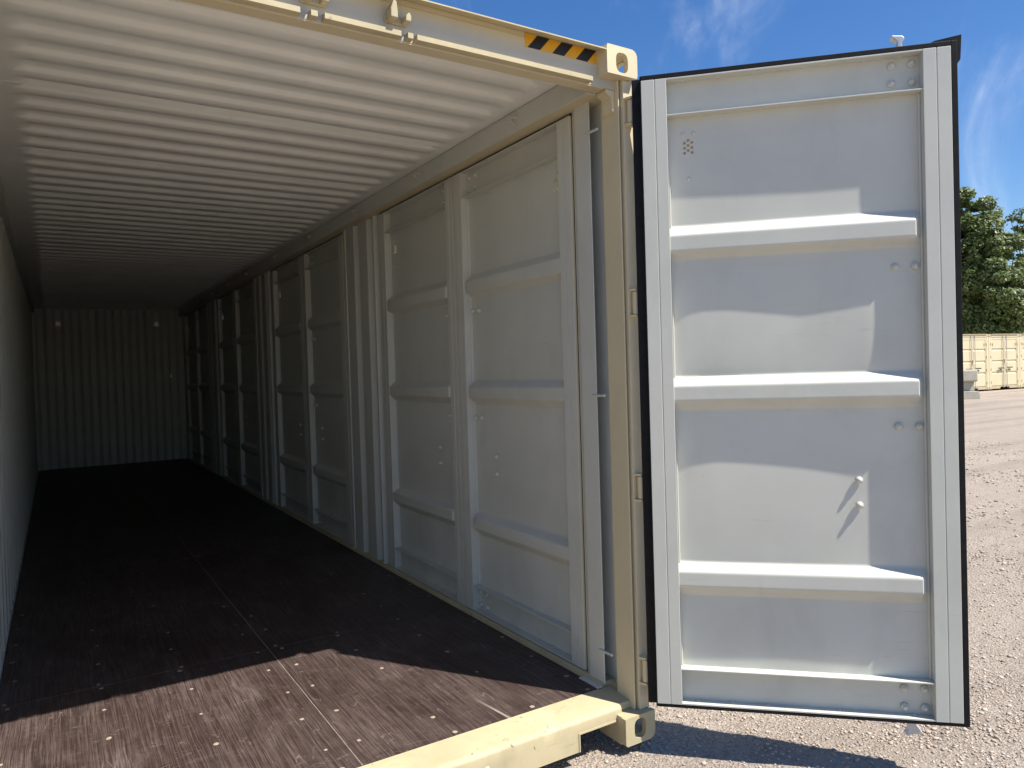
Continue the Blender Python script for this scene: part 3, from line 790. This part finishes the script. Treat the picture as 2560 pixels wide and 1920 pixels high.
def leaf_meshes(w, h, mir, fine, warp_amt, gl=.039, gr=.022, gt=.02, gb=.014, seal_y=.002):
    su, sv = w / WREF, h / HREF
    f = (lambda u: w - u * su) if mir else (lambda u: u * su)
    def bx(b, u0, u1, y0, y1, v0, v1, mi=0, faces=None):
        a, c = sorted((f(u0), f(u1))); b.box(a, c, y0, y1, v0 * sv, v1 * sv, mi, faces)
    M = {}
    M['panel'], dv = panel_mesh(w, h, mir, fine, warp_amt); M['dv'] = dv
    cre = {3: 1, 5: 1}
    M['stile'] = []
    for (u0, u1, gu) in ((0, .1005, .054), (1.0475, WREF, 1.095)):
        b = MB()
        # folded stile: two lands with a shallow step at the fold line
        edge_left = (u0 == 0) != mir
        bx(b, u0, gu - .0012, 0, .058, 0, HREF, 0, {5: 1} if edge_left == True and u0 == 0 and not mir else ({3: 1} if u0 == 0 and mir else None))
        bx(b, gu + .0012, u1, 0.0006, .058, 0, HREF, 0, {3: 1} if (u0 != 0 and not mir) else ({5: 1} if (u0 != 0 and mir) else None))
        bx(b, gu - .0013, gu + .0013, .0022, .057, .001, HREF - .001)
        M['stile'].append(b.mesh('stile', [GREY, CREAM], bevel=.0018))
    b = MB(); bx(b, .1006, 1.0474, .002, PD + .004, 2.409, 2.414); bx(b, .1006, 1.0474, .0015, PD + .006, 2.5535, HREF)
    M['top_rail'] = b.mesh('top_rail_channel', GREY, bevel=.001)
    b = MB(); bx(b, .1006, 1.0474, .002, PD + .004, .1435, .1485); bx(b, .1006, 1.0474, .0015, PD + .006, 0, .0065)
    M['bottom_rail'] = b.mesh('bottom_rail_channel', GREY, bevel=.001)
    M['weld'] = []
    for (u0, u1, yy) in ((1.0385, 1.0474, PD - .012), (.1006, .1075, PD - .008)):
        b = MB(); bx(b, u0, u1, yy, PD + .002, .1487, 2.4088); M['weld'].append(b.mesh('weld_bead', GREY, bevel=.003))
    # rubber door seal round the edge
    b = MB()
    for (u0, u1, v0, v1) in ((-gl, -.0006, -gb, HREF + gt), (WREF + .0006, WREF + gr, -gb, HREF + gt), (-.0005, WREF + .0005, HREF + .0006, HREF + gt), (-.0005, WREF + .0005, -gb, -.0006)):
        bx(b, u0, u1, .034 if (u1 < 0 and u0 < -.02) else seal_y, .056, v0, v1)
        # lip
        uu0, uu1 = (u0 + .001, u1 - .001) if u1 - u0 < .1 else (u0, u1)
        vv0, vv1 = (v0 + .001, v1 - .001) if v1 - v0 < .1 else (v0, v1)
    if gl > .02: bx(b, -.0055, -.0006, .003, .033, -gb, HREF + gt)
    M['seal'] = b.mesh('door_seal', RUBBER, bevel=.002)
    M['vent_plate'] = vent_plate_mesh(w, h, mir, dv)
    b = MB()      # flared vent hood on the outside, open at the bottom
    a, c = sorted((f(VENT[0] - .012), f(VENT[1] + .012)))
    zt, zb_ = (VENT[3] + .016) * sv, (VENT[2] - .012) * sv
    b.prism([(dv + .001, zt), (dv + .014, zt), (dv + .092, zb_), (dv + .090, zb_), (dv + .012, zt - .003), (dv + .001, zt - .003)], a, c, 'x')
    b.prism([(dv + .001, zt - .0035), (dv + .0115, zt - .0035), (dv + .0895, zb_), (dv + .001, zb_)], a, a + .002, 'x')
    M['vent_cover'] = b.mesh('vent_cover', CREAM)
    M['f'] = f; M['sv'] = sv
    return M

def place_leaf(name, M, loc, rz, rivets=True, bolts=True, parent=box_):
    d = obj(name, M['panel'], parent, loc, (0, 0, rz))
    for s in M['stile']: obj('stile', s, d)
    obj('top_rail', M['top_rail'], d); obj('bottom_rail', M['bottom_rail'], d); [obj('weld_bead', wm, d) for wm in M['weld']]
    obj('door_seal', M['seal'], d); obj('vent_plate', M['vent_plate'], d); obj('vent_cover', M['vent_cover'], d)
    f, sv = M['f'], M['sv']
    if bolts:
        for u, v in BOLTS: obj('bolt', BOLT, d, (f(u), M['dv'] - .002 if v > 1.9 else PD - .006, v * sv), (0, random.uniform(0, 1), 0))
        for u, v in SMALL: obj('small_bolt', SMALLB, d, (f(u), M['dv'], v * sv))
    if rivets:
        for u in RIVU:
            obj('rivet', RIVET, d, (f(u), PD - .014, 2.5535 * sv), (math.radians(90), 0, 0))
            obj('rivet', RIVET, d, (f(u), PD - .014, .0065 * sv), (math.radians(-90), 0, 0))
    return d

DANG = math.radians(-44.554)
EM = leaf_meshes(1.144, 2.56, False, True, 1.0)
end_door = place_leaf('end_door', EM, (1.174, -.067, .18), DANG)
# torn rubber flap at the upper free corner and a stub at the lower one
fl = MB().prism([(1.03, 2.575), (1.105, 2.605), (1.199, 2.618), (1.194, 2.525), (1.178, 2.502), (1.150, 2.50), (1.150, 2.572)], .054, .058, 'y').mesh('seal_flap', RUBBER)
obj('seal_flap', fl, end_door)
fl = MB().prism([(1.15, .045), (1.172, .03), (1.174, -.018), (1.13, -.016), (1.13, 0)], .054, .058, 'y').mesh('seal_flap', RUBBER)
obj('seal_flap', fl, end_door)
# outer skin stiffness: locking rod with cams, handle
rod = MB().tube([(.988, .105, -.05), (.988, .105, 2.60)], .017, 12)
for v in (.25, .75, 1.25, 1.75, 2.3): rod.box(.962, 1.014, .06, .125, v - .02, v + .02)
ro = obj('lock_rod', rod.mesh('lock_rod', GALV, smooth=40), end_door)
cam_poly = [(.967, 2.585), (1.012, 2.585), (1.012, 2.598), (1.003, 2.612), (1.003, 2.628), (1.012, 2.64), (1.010, 2.648), (1.003, 2.654), (.967, 2.659), (.963, 2.655), (.986, 2.634), (.986, 2.612), (.967, 2.596)]
obj('rod_cam', MB().prism(cam_poly, .088, .122, 'y').mesh('rod_cam', GALV, bevel=.003), ro)
cb = [(.966, -.03), (1.006, -.03), (1.003, -.058), (1.026, -.086), (1.024, -.094), (.985, -.097), (.972, -.106), (.964, -.097), (.976, -.083), (.976, -.058)]
obj('rod_cam', MB().prism(cb, .088, .122, 'y').mesh('rod_cam', GALV, bevel=.003), ro)
for v in (.33, 1.11, 1.887, 2.46):
    hb = MB().box(-.022, .06, .0585, .072, v - .235 + .15, v + .085 - .235 + .15)
    obj('hinge_blade', hb.mesh('hinge_blade', CREAM, bevel=.003), end_door)

# the other end door stands open the same way
LM = leaf_meshes(1.144, 2.56, True, False, 0.5)
left_door = place_leaf('end_door', LM, (-1.262, 0.012 + 1.144, .18), math.radians(-90), rivets=False, bolts=False)

# side doors: four pairs seen from inside; local x points to -y world
leafw = (WP - .010) / 2
A = leaf_meshes(leafw, ZT - ZB, False, False, 0.6, .004, .003, .012, .004, .012)    # hinged at the far side
B = leaf_meshes(leafw, ZT - ZB, True, False, 0.6, .004, .003, .012, .004, .012)
for k in range(4):
    y_near = Y0 + PIT * k
    far_, near_ = y_near + WP, y_near
    place_leaf('side_door', B, (XI, near_ + leafw, ZB), math.radians(-90), rivets=k < 2, bolts=k < 3)
    place_leaf('side_door', A, (XI, far_, ZB), math.radians(-90), rivets=k < 2, bolts=k < 3)
    # outer weather strips closing the gaps
    g = MB().box(XI + .052, XI + .062, near_ - .012, far_ + .012, ZB - .006, ZB + .01)
    g.box(XI + .052, XI + .062, near_ - .012, far_ + .012, ZT - .006, ZT + .03)
    g.box(XI + .052, XI + .062, near_ - .012, near_ + .006, ZB + .01, ZT - .006)
    g.box(XI + .052, XI + .062, far_ - .006, far_ + .012, ZB + .01, ZT - .006)
    g.box(XI + .060, XI + .066, near_ + leafw - .02, near_ + leafw + .03, ZB + .01, ZT - .006)
    obj('weather_strip', g.mesh('weather_strip', RUBBER), box_)

# ------------------------------------------------------------------ yard beyond
def far_container():
    root = empty('closed_container'); W, H, D = 2.438, 2.591, 6.06
    part = lambda n, b, m, p=root, **k: obj(n, b.mesh(n, m, **k), p)
    part('body', MB().box(.02, W - .02, .05, D, .12, H - .02), CREAM)
    pp_ = []
    x = 0
    for s, x0 in ((0, 0), (1, W - .16)):
        part('corner_post', MB().prism([(x0, 0), (x0 + .16, 0), (x0 + .16, .048), (x0 + .11, .048), (x0 + .11, .02), (x0 + .05, .02), (x0 + .05, .048), (x0, .048)], .12, H - .12, 'z'), CREAM)
        for z0 in (0, H - .118): part('corner_casting', MB().box(x0 - .002, x0 + .162, -.012, .17, z0, z0 + .118), CREAM_W, bevel=.012)
    part('header', MB().box(.16, W - .16, -.005, .048, H - .14, H - .005), CREAM)
    part('top_lip', MB().box(.16, W - .16, -.05, .04, H - .005, H + .012), CREAM)
    part('sill', MB().box(.16, .86, 0.0, .048, .02, .16).box(.86, W - .86, 0.0, .048, .10, .16).box(W - .86, W - .16, 0, .048, .02, .16), CREAM_W)
    for s in (0, 1):
        x0 = .175 if s == 0 else W / 2 + .008; x1 = W / 2 - .008 if s == 0 else W - .175
        vz = [.18]; prof = []
        hz = H - .15 - .18
        for f_ in (0, 1):
            pass
        zs = [(.18, 0.012), (.42, 0.012)]
        ridge = [.26, .50, .745]
        prof = [(.03, .18)]
        for r_ in ridge:
            z = .18 + hz * r_
            prof += [(.03, z - .065), (-.008 + .03, z - .04), (.044, z - .035), (.046, z + .025), (.03, z + .06)]
        prof = [(.018, .18)]
        for r_ in ridge:
            z = .18 + hz * r_
            prof += [(.018, z - .06), (.044, z - .03), (.044, z + .03), (.018, z + .06)]
        prof += [(.018, .18 + hz)]
        d = part('door', MB().sheet(prof, x0 + .06, x1 - .06, 'x'), CREAM, smooth=25)
        for xx in (x0, x1 - .06): part('stile', MB().box(xx, xx + .06, .006, .046, .18, .18 + hz), CREAM, d)
        part('rail', MB().box(x0 + .06, x1 - .06, .008, .046, .18 + hz - .10, .18 + hz), CREAM, d)
        xr = x1 - .13 if s == 0 else x0 + .13
        part('lock_rod', MB().tube([(xr, -.03, .06), (xr, -.03, H - .05)], .017, 6), GALV, d)
        xh = x1 - .13 - .42 if s == 0 else x0 + .13
        part('handle', MB().box(xh, xh + .42, -.055, -.035, .98 - .015 + .02 * s, 1.01 + .02 * s).box(xh + .1, xh + .22, -.05, -.03, .90, .95), BLACKS, d)
        for z in (.35, .95, 1.55, 2.15): part('hinge', MB().box(x0 - .05 if s == 0 else x1 - .01, x0 + .01 if s == 0 else x1 + .05, -.025, .004, z - .045, z + .045), CREAM, d)
        xv = x0 + .12 if s == 0 else x1 - .16
        part('vent', MB().box(xv, xv + .04, -.002, .016, 2.05, 2.17), CREAM_W, d)
    part('lock_box', MB().box(W / 2 - .05, W / 2 + .05, -.07, .004, 1.28, 1.42), CREAM, bevel=.01)
    return root
def copy_tree(o, parent=None):
    c = o.copy(); COL.objects.link(c); c.parent = parent
    for ch in list(o.children): copy_tree(ch, c)
    return c
rowdir = Vector((2.45, -.24, 0)).normalized(); rang = math.atan2(rowdir.y, rowdir.x)
P1 = Vector((36.26, 14.91, 0))
proto = far_container()
FARL = {-2: 'closed cream container at the end of the row, behind the open door',
        -1: 'closed cream container partly hidden by the stacked concrete blocks',
        0: 'closed cream container next to the one behind the concrete blocks',
        1: 'closed cream container second along from the one behind the concrete blocks',
        2: 'closed cream container third along from the one behind the concrete blocks'}
for i in (-2, -1, 0, 1, 2):
    c = proto if i == -2 else copy_tree(proto)
    p = P1 + rowdir * (2.46 * i)
    c.location = (p.x, p.y, GZ + .06); c.rotation_euler = (0, 0, rang)
    tag(c, FARL[i], 'container', 'closed cream containers standing in a row')

# stacked concrete blocks
bang = math.radians(-32)
bd = Vector((math.cos(bang), math.sin(bang), 0)); bn = Vector((-math.sin(bang), math.cos(bang), 0))
Bq = Vector((29.15, 11.95, 0))       # right front foot
def block(name, L, D, z0, z1, off, back, poly=None, bev=.03):
    b = MB()
    if poly: b.prism(poly, 0, D, 'y')
    else: b.box(-L, 0, 0, D, z0, z1)
    o = obj(name, b.mesh(name, CONC, bevel=bev), None, Bq + bd * off + bn * back + Vector((0, 0, GZ)), (0, 0, bang))
    return o
tag(block('concrete_block', 1.6, .75, 0, .30, 0, 0, [(-1.6, 0), (0, 0), (0, .16), (-.04, .30), (-1.6, .30)], .012), 'wide concrete footing block at the bottom of a stack', 'block')
mid_b = tag(block('concrete_block', 1.5, .5, .302, .66, -.06, .22), 'recessed concrete block in the middle of a stack', 'block')
tag(block('concrete_block', 1.55, .7, .662, 1.13, -.03, .03, None, .06), 'round-cornered concrete block on top of a stack', 'block')

# trees behind the row
def tree(name, base, height, blobs, nleaf, leaf, seed, label, mat=LEAF, group='trees behind the row of containers', trunk_r=.22, lean=(0, 0)):
    r = np.random.default_rng(seed)
    root = empty(name, (base[0], base[1], GZ)); tag(root, label, 'tree', group)
    tb = MB(); top = Vector((lean[0], lean[1], height * .7))
    pts = [Vector((0, 0, 0)), Vector((lean[0] * .2 + .1, lean[1] * .2, height * .25)), Vector((lean[0] * .6, lean[1] * .6 + .1, height * .5)), top]
    tb.tube(pts, [trunk_r, trunk_r * .8, trunk_r * .5, trunk_r * .2], 8)
    cen = []
    for (bx_, by_, bz_, rx, ry, rz, n) in blobs:
        for _ in range(n):
            d = r.normal(size=3); d /= np.linalg.norm(d)
            q = r.uniform(.55, 1.0)
            cen.append((np.array([bx_, by_, bz_]) + d * np.array([rx, ry, rz]) * q, r.uniform(.45, 1.0) * min(rx, rz) * .42, d))
    for c, rad, d in cen[::4]:
        s0 = pts[1] + (pts[3] - pts[1]) * float(r.uniform(.0, .9)); c = Vector(c)
        m = (s0 + c) / 2 + Vector((0, 0, -.25))
        tb.tube([s0, m, c], [.07, .045, .015], 5)
    obj('trunk', tb.mesh('trunk', BARK, smooth=60), root)
    per = nleaf // len(cen); N = per * len(cen)
    C = np.repeat(np.array([c for c, _, _ in cen]), per, 0); R = np.repeat(np.array([q for _, q, _ in cen]), per); D = np.repeat(np.array([d for _, _, d in cen]), per, 0)
    dd = r.normal(size=(N, 3)); dd /= np.linalg.norm(dd, axis=1)[:, None]
    P = C + dd * (R * r.uniform(.35, 1.0, N) ** .6)[:, None] * np.array([1.15, 1.15, .8])
    nrm = dd * .6 + D * .4 + np.array([0, 0, .55]) + r.normal(size=(N, 3)) * .55; nrm /= np.linalg.norm(nrm, axis=1)[:, None]
    t1 = np.cross(nrm, r.normal(size=(N, 3))); t1 /= np.linalg.norm(t1, axis=1)[:, None]; t2 = np.cross(nrm, t1)
    L_ = leaf * r.uniform(.6, 1.3, N)[:, None]
    V = np.stack([P - t1 * L_, P + t2 * L_ * .45 - nrm * L_ * .12, P + t1 * L_, P - t2 * L_ * .45 - nrm * L_ * .12], 1).reshape(-1, 3)
    F = np.arange(N * 4).reshape(-1, 4)
    me = bpy.data.meshes.new('crown'); me.from_pydata(V.tolist(), [], F.tolist()); me.materials.append(mat)
    cr = obj('crown', me, root); cr['kind'] = 'stuff'
    return root
def at(px, depth):   # ground point seen in a given direction at a camera depth
    Xc = depth * (px - 1280) / 1830.97
    return (CAM[0] + .8479 * Xc + .5302 * depth, CAM[1] - .5302 * Xc + .8479 * depth)
tree('broadleaf_tree', at(2392, 47), 13.0, [(0, 0, 8.0, 2.7, 2.6, 3.4, 70), (0.1, -.3, 10.4, 1.9, 1.9, 1.7, 36), (.6, -.6, 5.0, 2.6, 2.4, 2.4, 44)], 46000, .15, 11,
     'tall dense dark green tree rising straight behind the door edge')
tree('broadleaf_tree', at(2497, 45), 10.0, [(0, 0, 6.6, 1.9, 1.9, 2.6, 56), (0, 0, 8.4, 1.25, 1.3, 1.2, 24), (-.3, -.2, 4.2, 2.2, 2.0, 2.0, 40)], 40000, .14, 12,
     'rounded mid green tree beside the tallest tree')
tree('broadleaf_tree', at(2582, 49), 9.0, [(0, 0, 5.4, 2.7, 2.6, 2.8, 66), (0, 0, 3.4, 3, 2.6, 1.9, 40)], 42000, .16, 13,
     'low dark green tree under the thin branches of a taller tree')
tree('sparse_tree', at(2600, 56), 13.5, [(-1.4, 0, 11.6, 2.2, 1.4, 1.0, 22), (-.6, 0, 9.8, 2.4, 1.4, 1.2, 18)], 1900, .17, 14,
     'thin-leaved tree with sparse open branches above its neighbours', LEAF2)

# far-off belt of trees closing the yard, one continuous mass
def belt():
    r = np.random.default_rng(21); N = 60000
    t = r.random(N); x = -110 + 300 * t; y = 95 + 12 * np.sin(t * 9) - 45 * np.clip(t - .55, 0, 1) * 2 + r.normal(0, 2.5, N)
    top = 7.5 + 2.2 * np.sin(x * .11) + 1.5 * np.sin(x * .31 + 1) + 1.0 * np.sin(x * .83)
    z = GZ + top * r.random(N) ** .75
    P = np.stack([x, y, z], 1)
    nrm = r.normal(size=(N, 3)) * .7 + np.array([.1, -.6, .6]); nrm /= np.linalg.norm(nrm, axis=1)[:, None]
    t1 = np.cross(nrm, r.normal(size=(N, 3))); t1 /= np.linalg.norm(t1, axis=1)[:, None]; t2 = np.cross(nrm, t1)
    L_ = .55 * r.uniform(.6, 1.3, N)[:, None]
    V = np.stack([P - t1 * L_, P + t2 * L_ * .6, P + t1 * L_, P - t2 * L_ * .6], 1).reshape(-1, 3)
    me = bpy.data.meshes.new('tree_belt'); me.from_pydata(V.tolist(), [], np.arange(N * 4).reshape(-1, 4).tolist()); me.materials.append(LEAF)
    tag(obj('tree_belt', me), 'far-off belt of green trees along the edge of the yard', 'trees', kind='stuff')
belt()
